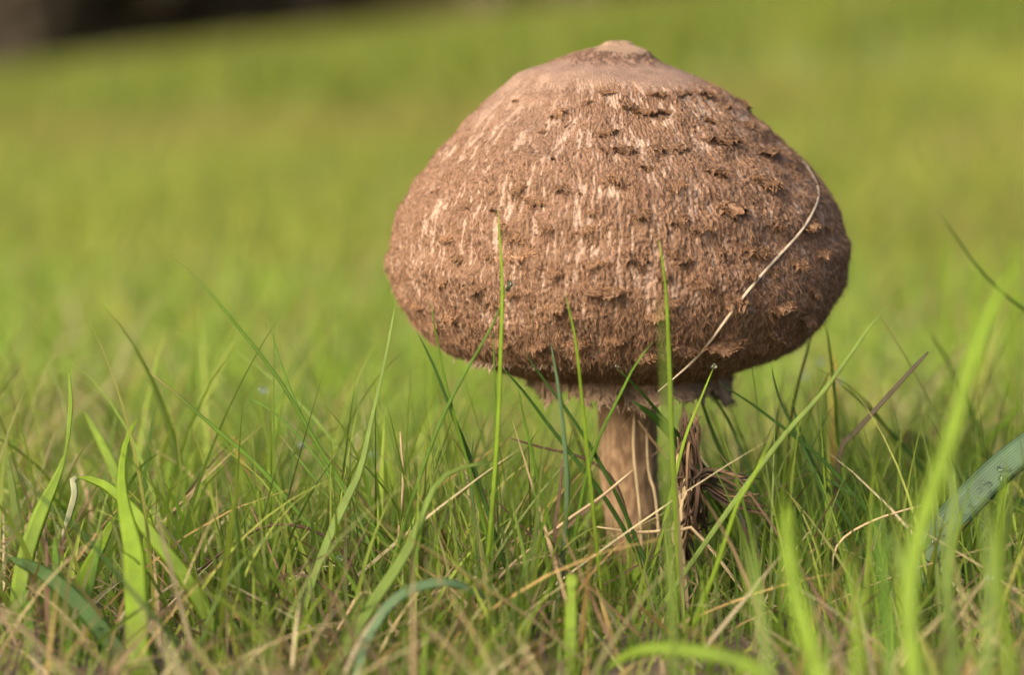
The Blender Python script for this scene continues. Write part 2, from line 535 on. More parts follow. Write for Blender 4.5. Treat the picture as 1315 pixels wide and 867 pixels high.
# the lower margin never is even
lump += (C_(U01 * 30, AR * 200, 30) - 0.5) * 0.0016 * sstep(400, 450, PX)
RRd = RR + lump * sstep(0, 0.004, RR)
X = RRd * np.cos(TT) + SH
Yc = RRd * np.sin(TT)
G = np.stack([X, Yc, ZZ + lump * 0.4], -1)


def grid_frames(G):
    du = np.roll(G, -1, 1) - np.roll(G, 1, 1)
    dv = np.gradient(G, axis=0)
    nn = unit(np.cross(dv, du))
    return unit(dv), unit(du), nn


Td, Ts, Nn = grid_frames(G)
flip = np.sign(np.mean(np.sum(Nn[40:200] * (G[40:200] - np.array([0, 0, 0.08])), -1)))
Nn = Nn * flip
wob = (A(U01 * 26, AR * 0 + 3, 26) - 0.5) * 14 + (B(U01 * 90, AR * 0 + 8, 90) - 0.5) * 9 + (C_(U01 * 9, AR * 0 + 5, 9) - 0.5) * 10
left = sstep(0.004, -0.03, G[..., 0]) if False else 1 - sstep(-0.03, 0.004, G[..., 0])
fib = sstep(98, 112, PX + wob) * (1 - left) + sstep(100, 215, PX + wob) * left                    # where the skin breaks up into fibres
ringz = sstep(66, 70, PX + wob * 0.35) * (1 - sstep(80, 87, PX + wob * 0.5))
fw = sstep(130, 260, PX)
streak = (D_(U01 * 190, AR * 290, 190) * (1 - fw) + D_(U01 * 560, AR * 220, 560) * fw) * 0.62 + (C_(U01 * 420, AR * 700, 420) * (1 - fw) + C_(U01 * 800, AR * 600, 800) * fw) * 0.38
blot = A(U01 * 70, AR * 260, 70)
fine = A(U01 * 900, AR * 1700, 900)
plates = 0.5 * B(U01 * 60, AR * 1300, 60) + 0.5 * C_(U01 * 110, AR * 1800, 110)
disp = fib * ((streak - 0.5) * 0.0006 * (0.45 + 0.55 * fw) + (fine - 0.5) * 0.0007 + (blot - 0.5) * 0.0008) + ringz * ((plates > 0.5) * 0.00035) + (1 - fib) * 0.00045
disp += (1 - fib) * (fine - 0.5) * 0.00012
G = G + Nn * disp[..., None]
Td, Ts, Nn2 = grid_frames(G)
Nn2 = Nn2 * flip
pale = np.array([0.375, 0.26, 0.188])
brown = np.array([0.205, 0.118, 0.072])
disc = np.array([0.245, 0.155, 0.108])
umbo = np.array([0.30, 0.20, 0.13])
dark = np.array([0.10, 0.055, 0.034])
tone = np.clip((streak + 0.16 * (blot - 0.5) - 0.32 + 0.02 * fw) * 8, 0, 1)[..., None]
cf = pale * (1 - tone) + brown * tone
mott = (0.82 + 0.36 * N3(U01 * 40, AR * 420, 40))[..., None]
cd = disc * mott
cu = umbo * (0.92 + 0.16 * mott)
f_ = fib[..., None]
colr = cd * (1 - f_) + cf * f_
um = (1 - sstep(64, 72, PX + wob * 0.6))[..., None]
colr = colr * (1 - um) + cu * um
rz = (ringz * np.clip((plates - 0.42) * 6, 0, 1))[..., None]
colr = colr * (1 - rz) + dark * (0.8 + 0.5 * mott) * rz
idx = np.arange(NV * NU).reshape(NV, NU)
nx = np.roll(idx, -1, 1)
quads = np.stack([idx[:-1], idx[1:], nx[1:], nx[:-1]], -1).reshape(-1, 4)
cap_me = mesh_np('cap', G, [quads], colr)
cap = link('cap', cap_me, M_CAP, mush)
tag(cap, 'brown domed cap with pale smooth knob on top')
bvh = BVHTree.FromPolygons([Vector(p) for p in (G + MO).reshape(-1, 3)[::1].tolist()], quads.tolist())


def on_cap(xp, yp):
    d = Vector(px_dir(xp, yp)).normalized()
    hit = bvh.ray_cast(Vector(CAM), d)
    return hit if hit[0] is not None else None


# fine fibrils standing off the skin
def fibre_ribbons(P, D, S, Nrm, Ln, Wd, lift, cols, segs=3):
    N = len(P)
    W = np.array([0.8, 1.0, 0.7, 0.15]) if segs == 3 else np.linspace(1, 0.15, segs + 1)
    V = np.empty((N, segs + 1, 2, 3))
    for i in range(segs + 1):
        t_ = i / segs
        c = P + D * (Ln * t_)[:, None] + Nrm * (lift * (t_ ** 1.6))[:, None] + Nrm * 0.00008
        V[:, i, 0] = c - S * (Wd * W[i] / 2)[:, None]
        V[:, i, 1] = c + S * (Wd * W[i] / 2)[:, None]
    base = np.arange(N)[:, None] * (2 * segs + 2)
    qd = np.concatenate([np.concatenate([base + 2 * i, base + 2 * i + 1, base + 2 * i + 3, base + 2 * i + 2], 1) for i in range(segs)])
    return V.reshape(-1, 3), qd, np.repeat(cols, 2 * segs + 2, 0)


r = np.random.default_rng(77)
FC = np.array([[0.28, 0.160, 0.093], [0.21, 0.117, 0.067], [0.36, 0.22, 0.133], [0.15, 0.08, 0.045], [0.31, 0.175, 0.093]])
wgt = RR * np.gradient(arc)[:, None] * fib * (PX < 484)
gap = np.clip((streak + 0.16 * (blot - 0.5) - 0.35 + 0.04 * fw) * 9, 0, 1)                                     # pale streaks stay bare
shag = sstep(250, 430, PX) * 0.7 + 0.3 * sstep(-0.02, 0.04, G[..., 0])
bare = (1 - gap) * 0.93 * (1 - 0.45 * shag)
wgt = wgt * (1 - bare) * (0.25 + 1.5 * A(U01 * 150, AR * 520, 150) ** 1.5)
wgt = wgt * np.where(G[..., 1] < 0.012, 1.0, 0.3)
wgt[-45:] *= 0.4
pf = wgt.ravel() / wgt.sum()
NF = 125000
ii = r.choice(NV * NU, NF, p=pf)
vi, ui = ii // NU, ii % NU
P = G[vi, ui] + Ts[vi, ui] * r.uniform(-0.0003, 0.0003, (NF, 1)) + Td[vi, ui] * r.uniform(-0.0003, 0.0003, (NF, 1))
shg = shag[vi, ui]
ang = r.normal(0, 0.25 + 0.35 * shg, NF)
D = unit(Td[vi, ui] * np.cos(ang)[:, None] + Ts[vi, ui] * np.sin(ang)[:, None])
S = unit(np.cross(D, Nn2[vi, ui]))
S = unit(S + Nn2[vi, ui] * r.normal(0, 0.5, (NF, 1)))
tuft = sstep(0.52, 0.75, B(U01 * 110, AR * 420, 110))[vi, ui]
Ln = r.uniform(0.00045, 0.0012, NF) * (0.8 + 0.7 * shg)
lift = np.abs(r.normal(0.00006, 0.00016, NF)) * (0.6 + 1.6 * shg) + tuft * r.uniform(0, 0.0006, NF) * (0.4 + shg)
Wd = r.uniform(0.00007, 0.00015, NF)
cc = FC[r.integers(0, len(FC), NF)] * r.uniform(0.5, 1.5, (NF, 1))
fv, fq, fc = fibre_ribbons(P, D, S, Nn2[vi, ui], Ln, Wd, lift, cc, 2)
tag(link('fibrils', mesh_np('fibrils', fv, [fq], fc), M_FIBRE, cap), kind='stuff')


# ragged scales, each a torn flake whose lower edge curls out into loose threads
def scale_mesh(seed):
    rr = np.random.default_rng(seed)
    nx_, ny_ = 21, 7
    xs = np.linspace(-0.5, 0.5, nx_)
    hang = rr.uniform(0.45, 0.95, nx_)
    hang *= 1 - (2 * np.abs(xs)) ** 2.5 * 0.5
    arch = 0.25 * (2 * xs) ** 2 + rr.normal(0, 0.06, nx_)
    ph = rr.uniform(0, 6)
    V, C = [], []
    for j in range(ny_):
        tt = j / (ny_ - 1)
        for i_, x_ in enumerate(xs):
            env = 1 - (2 * abs(x_)) ** 3
            z = (tt ** 1.7) * (0.26 + 0.14 * math.sin(x_ * 8 + ph) + 0.16 * rr.random()) * env + rr.normal(0, 0.03) * (tt > 0) - 0.05 * (tt == 0) + 0.02
            V.append((x_ * (1 - 0.2 * (1 - tt)) + rr.normal(0, 0.010), -(arch[i_] * (1 - tt) + tt * hang[i_]) + rr.normal(0, 0.02), z))
            C.append(FC[rr.integers(0, len(FC))] * rr.uniform(0.65, 1.15))
    V = np.array(V); C = np.array(C)
    id_ = np.arange(nx_ * ny_).reshape(ny_, nx_)
    qd = np.stack([id_[:-1, :-1], id_[1:, :-1], id_[1:, 1:], id_[:-1, 1:]], -1).reshape(-1, 4)
    keep = np.ones(len(qd), bool)
    keep[-(nx_ - 1):] = rr.random(nx_ - 1) > 0.45            # notches torn out of the edge
    keep[-2 * (nx_ - 1):-(nx_ - 1)] = rr.random(nx_ - 1) > 0.12
    qd = qd[keep]
    V2 = V - np.array([0, 0, 0.03])                          # an inner face gives the flake its thickness
    q2 = qd[:, ::-1] + len(V)
    nf = 190
    px_ = rr.uniform(-0.5, 0.5, nf)
    t0 = rr.uniform(0.0, 1.0, nf) ** 0.7
    hx = np.interp(px_, xs, hang)
    env = 1 - (2 * np.abs(px_)) ** 3
    Pf = np.stack([px_ * (0.8 + 0.2 * t0), -t0 * hx, 0.04 + 0.34 * t0 ** 1.7 * env], -1)
    Df = unit(np.stack([rr.normal(0, 0.6, nf), -np.ones(nf) * rr.uniform(0.1, 1, nf), rr.uniform(-0.1, 0.4, nf) * (0.3 + t0)], -1))
    Sf = unit(np.cross(Df, rr.normal(size=(nf, 3))))
    Nf = unit(np.cross(Sf, Df))
    v3, q3, c3 = fibre_ribbons(Pf, Df, Sf, Nf, rr.uniform(0.06, 0.22, nf), rr.uniform(0.016, 0.034, nf), rr.normal(0, 0.1, nf),
                               (FC[rr.integers(0, len(FC), nf)] * rr.uniform(1.0, 1.9, (nf, 1)) * np.array([1.05, 1.0, 0.85])), 2)
    return mesh_np('scale', np.concatenate([V, V2, v3]), [np.concatenate([qd, q2, q3 + 2 * len(V)])], np.concatenate([C, C * 0.9, c3]), smooth=False)


scale_meshes = [scale_mesh(400 + i) for i in range(12)]
for sm in scale_meshes:
    sm.materials.append(M_SCALE)
SCALES = [(715, 144, 20, 13), (738, 162, 18, 13), (723, 160, 12, 9), (695, 168, 16, 9), (663, 129, 10, 7), (777, 170, 28, 10), (747, 196, 18, 15),
          (783, 192, 24, 10), (717, 203, 24, 13), (735, 243, 36, 15), (690, 255, 30, 12), (664, 240, 22, 12), (785, 231, 22, 10), 
          (812, 135, 36, 14), (836, 144, 40, 12), (858, 149, 18, 14), (843, 121, 22, 9), (870, 119, 30, 8), (901, 121, 32, 9), (907, 152, 30, 12),
          (924, 180, 44, 12), (855, 188, 48, 17), (803, 190, 28, 12), (800, 230, 28, 16), (865, 236, 30, 18), (920, 220, 34, 17), (983, 233, 38, 22),
          (935, 265, 42, 20), (868, 279, 28, 13), (822, 275, 22, 14), (980, 194, 40, 11), (1013, 211, 22, 10), (950, 134, 24, 9), (954, 160, 26, 11),
          (576, 305, 20, 13), (663, 299, 32, 18), (674, 323, 42, 15), (636, 329, 20, 11), (591, 331, 18, 13), (609, 369, 28, 13), (567, 361, 20, 13),
          (750, 294, 26, 13), (762, 336, 30, 11), (711, 348, 18, 15), (774, 373, 46, 10), (708, 392, 32, 17), (654, 377, 16, 11), (535, 392, 18, 11),
          (576, 408, 18, 13), (556, 418, 20, 8), (738, 439, 32, 12), (789, 436, 26, 12), (690, 444, 26, 11), (732, 403, 26, 10), (816, 326, 28, 17),
          (874, 327, 30, 15), (924, 321, 20, 13), (969, 319, 42, 15), (990, 347, 18, 11), (1024, 337, 26, 15), (945, 382, 32, 20), (1002, 393, 36, 12),
          (997, 426, 32, 12), (930, 441, 52, 13), (843, 405, 26, 13), (861, 389, 22, 9), (787, 370, 20, 11), (1052, 322, 20, 13), (1036, 289, 26, 12),
          (1038, 408, 24, 13), (640, 268, 20, 10), (600, 262, 18, 9), (1046, 372, 22, 12), (880, 446, 34, 12), (828, 456, 30, 11), (640, 438, 24, 10),
          (905, 362, 22, 11), (1000, 286, 24, 12), (560, 245, 14, 8), (830, 214, 20, 10), (900, 292, 24, 10), (752, 131, 16, 8), (780, 118, 26, 8),
          (928, 137, 22, 8), (760, 270, 20, 10), (705, 290, 16, 9), (850, 352, 20, 10), (962, 352, 22, 11), (1064, 292, 14, 10)]
for i, (xp, yp, wp, hp) in enumerate(SCALES):
    h_ = on_cap(xp, yp - hp * 0.35)
    if h_ is None:
        continue
    loc, nrm = np.array(h_[0]), np.array(h_[1])
    if np.dot(nrm, loc - CAM) > 0:
        nrm = -nrm
    rad = unit(np.array([loc[0] - MO[0], loc[1], 0.25 * (loc[2] - 0.07)]))
    nrm = unit(nrm * 0.4 + rad)
    up = np.array([0, 0, 1.0]); up = unit(up - nrm * np.dot(up, nrm))
    sd = np.cross(up, nrm)
    a_ = r.normal(0, 0.22)
    s2, u2 = sd * math.cos(a_) + up * math.sin(a_), up * math.cos(a_) - sd * math.sin(a_)
    w_, hh_ = px_size(wp, loc[1]) * r.uniform(1.1, 1.45), px_size(hp, loc[1]) * r.uniform(1.3, 1.7)
    from mathutils import Matrix
    o = link('scale', scale_meshes[int(r.integers(0, 12))], None, cap)
    dz = (w_ + hh_) * 0.5 * r.uniform(0.85, 1.4) * (0.7 if xp < 770 else 1.0)
    Mx = Matrix(((s2[0] * w_, u2[0] * hh_, nrm[0] * dz, loc[0] - MO[0] + nrm[0] * 0.0001), (s2[1] * w_, u2[1] * hh_, nrm[1] * dz, loc[1] - MO[1] + nrm[1] * 0.0001),
                 (s2[2] * w_, u2[2] * hh_, nrm[2] * dz, loc[2] - MO[2] + nrm[2] * 0.0001), (0, 0, 0, 1)))
    o.matrix_basis = Mx

# torn pale margin and the hanging veil under the cap
def frill(name, nu, r_of, ztop, hang_of, seed, cbase, parent, fringe=900, wave=0.0):
    rr = np.random.default_rng(seed)
    t_ = np.linspace(0, 2 * math.pi, nu, endpoint=False)
    n1, n2, n3 = Noise2(seed + 1), Noise2(seed + 2), Noise2(seed + 3)
    u = t_ / (2 * math.pi)
    hang = hang_of(t_) * (0.25 + 0.7 * n3(u * 15, 7, 15) + 0.5 * n1(u * 34, 0, 34) + 0.35 * n2(u * 110, 0, 110)) * np.where(n2(u * 52, 31, 52) > 0.32, 1.0, 0.4)
    rows = 9
    V, C = [], []
    for side in (0, 1):
        for j in range(rows):
            s_ = j / (rows - 1)
            fold = (n3(u * 40, s_ * 2.5, 40) - 0.5) * 0.0026 * (0.3 + s_) + (n2(u * 90, s_ * 5, 90) - 0.5) * 0.0010
            rad = r_of(s_, t_) + (n1(u * 13, 20, 13) - 0.45) * wave * s_ + fold - side * (0.0007 * (1 - 0.7 * s_))
            z = ztop - s_ * hang + (n1(u * 60, 5 + s_ * 4, 60) - 0.5) * 0.0006
            V.append(np.stack([rad * np.cos(t_), rad * np.sin(t_), z], -1))
            C.append(cbase * (0.72 + 0.56 * n2(u * 70, 9 + s_ * 3, 70))[:, None])
    V = np.array(V); C = np.array(C)
    i0 = np.arange(rows * nu).reshape(rows, nu)
    i1 = np.roll(i0, -1, 1)
    qo = np.stack([i0[:-1], i0[1:], i1[1:], i1[:-1]], -1).reshape(-1, 4)
    qi = qo[:, ::-1] + rows * nu
    cl = np.stack([i0[-1], i0[-1] + rows * nu, i1[-1] + rows * nu, i1[-1]], -1)
    k_ = rr.integers(0, nu, fringe)
    sj = rr.integers(3, rows, fringe)
    P_ = V[sj, k_]
    rdir = np.stack([np.cos(t_[k_]), np.sin(t_[k_]), np.zeros(fringe)], -1)
    D_f = unit(np.stack([rr.normal(0, 0.45, fringe), rr.normal(0, 0.45, fringe), -np.ones(fringe)], -1) + rdir * rr.uniform(-0.2, 0.8, (fringe, 1)))
    S_f = unit(np.cross(D_f, rdir + rr.normal(0, 0.3, (fringe, 3))))
    v3, q3, c3 = fibre_ribbons(P_, D_f, S_f, unit(np.cross(S_f, D_f)), rr.uniform(0.0006, 0.0022, fringe), rr.uniform(0.0002, 0.0005, fringe),
                               rr.normal(0, 0.0004, fringe), np.repeat(cbase[None], fringe, 0) * rr.uniform(0.6, 1.2, (fringe, 1)))
    n0 = 2 * rows * nu
    me_ = mesh_np(name, np.concatenate([V.reshape(-1, 3), v3]), [np.concatenate([qo, qi, cl, q3 + n0])], np.concatenate([C.reshape(-1, 3), c3]))
    return link(name, me_, M_VEIL, parent)


zpx = lambda yy: px_at(AX, yy, 0)[2]
vr = px_size(132, 0)
veil_h = lambda t_: (0.0046 + 0.0020 * np.clip(np.cos(t_ - 0.05), 0, 1) ** 4 + 0.0012 * np.clip(-np.cos(t_ + 0.1), 0, 1) ** 6)
tag(frill('veil', 420, lambda s_, t_: vr * (0.86 + 0.13 * s_) + 0.0016 * np.cos(t_ - 0.1) * s_, zpx(470), veil_h, 61, np.array([0.37, 0.255, 0.168]), mush, 2600, 0.007),
    'pale ragged torn veil hanging below the cap')
fr = frill('margin_fringe', 520, lambda s_, t_: px_size(222, 0) * (1 - 0.06 * s_), zpx(440), lambda t_: 0.0003 + 0.0024 * np.clip(np.cos(t_ - 3.5), 0, 1) ** 3, 71,
           np.array([0.36, 0.26, 0.18]), cap, 1600)

# stem
sa = np.array([(805, 470, 38), (805.5, 520, 38), (806, 560, 37.5), (807, 610, 37), (811, 650, 36), (816, 690, 36), (822, 730, 37), (828, 770, 42), (830, 800, 40)], float)
S0 = np.array([[px_at(a, b_, 0)[0] - MO[0], px_at(a, b_, 0)[2], px_size(c, 0)] for a, b_, c in sa])
ss = catmull(S0, 120)
nt = 96
t_ = np.linspace(0, 2 * math.pi, nt, endpoint=False)
TT2, J = np.meshgrid(t_, np.arange(120))
n1, n2, n3 = Noise2(91), Noise2(92), Noise2(93)
u_ = TT2 / (2 * math.pi)
zz_ = np.repeat(ss[:, 1:2], nt, 1)
rad = ss[:, 2:3] * (1 + 0.035 * (n1(u_ * 9, zz_ * 70, 9) - 0.5)) + (n2(u_ * 64, zz_ * 180, 64) - 0.5) * 0.0005
band = n3(u_ * 26 + 0 * zz_, zz_ * 520 + n1(u_ * 26, zz_ * 50, 26) * 5, 26)
rad = rad + (band > 0.55) * 0.00012
SV = np.stack([ss[:, 0:1] + rad * np.cos(TT2), rad * np.sin(TT2), zz_], -1)
bt = np.clip((band - 0.45) * 5, 0, 1)[..., None]
sc_ = np.array([0.27, 0.172, 0.095]) * (1 - bt) + np.array([0.17, 0.10, 0.054]) * bt
sc_ = sc_ * (0.8 + 0.4 * n2(u_ * 50, zz_ * 60, 50))[..., None]
i0 = np.arange(120 * nt).reshape(120, nt); i1 = np.roll(i0, -1, 1)
tag(link('stem', mesh_np('stem', SV, [np.stack([i0[:-1], i0[1:], i1[1:], i1[:-1]], -1).reshape(-1, 4)], sc_), M_STEM, mush),
    'smooth brown stem with faint scaly bands')

# ------------------------------------------------------------------ single blades, stalks and leaves
PAL = dict(g=(0.115, 0.21, 0.020), y=(0.20, 0.30, 0.022), d=(0.055, 0.12, 0.020), b=(0.15, 0.24, 0.11), p=(0.19, 0.27, 0.05), q=(0.05, 0.12, 0.05),
           s=(0.42, 0.31, 0.17), n=(0.16, 0.10, 0.05), k=(0.072, 0.043, 0.026), o=(0.34, 0.15, 0.04), m=(0.062, 0.05, 0.029))


def ribbon(name, P3, Wd, col, tipdry=0.0, seed=0, thick=0.18, view=True, fold=0.25, round_=False, twist=0.0, parent=None, mat=None, baseshape=0.75, blunt=0.04, origin=None, wprof=None):
    """a blade with a real lens shaped section along the 3-D path P3 (tip first)"""
    rr = np.random.default_rng(seed + 1000)
    n_ = len(P3)
    T = unit(np.gradient(P3, axis=0))
    toc = unit(CAM - P3)
    S = unit(np.cross(T, toc))
    Nm = unit(np.cross(S, T))
    a = (np.clip(abs(rr.normal(0.15, 0.2)), 0, 0.5) + abs(twist) * np.linspace(0, 1, n_))[:, None] if not round_ else np.zeros((n_, 1))
    sd_ = np.array(sdir)
    if np.mean((Nm * np.cos(a) - S * np.sin(a)) @ sd_) < np.mean((Nm * np.cos(a) + S * np.sin(a)) @ sd_):
        a = -a
    S, Nm = S * np.cos(a) + Nm * np.sin(a), Nm * np.cos(a) - S * np.sin(a)
    s_ = np.linspace(0, 1, n_)
    w = np.interp(s_, [0, 0.03, 0.15, 0.35, 0.6, 0.85, 1], [blunt, 0.3 + blunt, 0.66, 0.92, 1.0, 0.95, baseshape]) * Wd
    if wprof is not None:
        w = np.interp(s_, wprof[0], wprof[1]) * Wd
    if round_:
        w = np.interp(s_, [0, 0.05, 0.3, 1], [0.35, 0.75, 1, 0.95]) * Wd
    sec = 6
    angs = np.linspace(0, 2 * math.pi, sec, endpoint=False)
    tk = 0.9 if round_ else thick
    V, C, UV = [], [], []
    base = np.array(col)
    for i in range(n_):
        tip = max(0.0, 1 - s_[i] / 0.14) * tipdry
        c = base * (0.88 + 0.24 * rr.random()) * (1 + 0.2 * (0.5 - s_[i]))
        c = c * (1 - tip) + np.array([0.34, 0.22, 0.10]) * tip
        for q_ in angs:
            ca, sa_ = math.cos(q_), math.sin(q_)
            V.append(P3[i] + S[i] * (w[i] / 2 * ca) + Nm[i] * (w[i] / 2 * tk * sa_ - fold * w[i] / 2 * (1 - abs(ca)) * (0 if round_ else 1)))
            C.append(c)
            UV.append((ca * 0.5 + 0.5, s_[i]))
    i0_ = np.arange(n_ * sec).reshape(n_, sec); i1_ = np.roll(i0_, -1, 1)
    qd = np.stack([i0_[:-1], i1_[:-1], i1_[1:], i0_[1:]], -1).reshape(-1, 4)
    caps = []
    for end in (i0_[0][::-1], i0_[-1]):
        caps += [[end[0], end[1], end[2]], [end[0], end[2], end[3]], [end[0], end[3], end[4]], [end[0], end[4], end[5]]]
    V = np.array(V)
    org = P3[-1].copy() if origin is None else np.asarray(origin)
    me_ = mesh_np(name, V - org, [qd, np.array(caps)], np.array(C), np.array(UV))
    o = link(name, me_, mat or M_BLADE, parent)
    if parent is None:
        o.location = org
    return o


def path(pts, Yt, Yr, root=True, n=18):
    pts = np.asarray(pts, float)
    seg = np.concatenate([[0], np.cumsum(np.hypot(*np.diff(pts, axis=0).T))])
    fr_ = seg / seg[-1]
    P = [px_at(p[0], p[1], Yt + (Yr - Yt) * f) for p, f in zip(pts, fr_)]
    if root:
        last = P[-1]
        gz = float(ground_z(last[0], last[1]))
        while len(P) > 2 and P[-1][2] < gz - 0.001:
            P.pop()
        d = P[-1] - P[-2]
        ex = P[-1] + np.array([np.clip(d[0] / max(-d[2], 1e-4), -0.8, 0.8), 0, -1]) * max(P[-1][2] - gz + 0.003, 0.002)
        P.append(np.array([ex[0], P[-1][1], float(ground_z(ex[0], P[-1][1])) - 0.003]))
    return catmull(np.array(P), n)


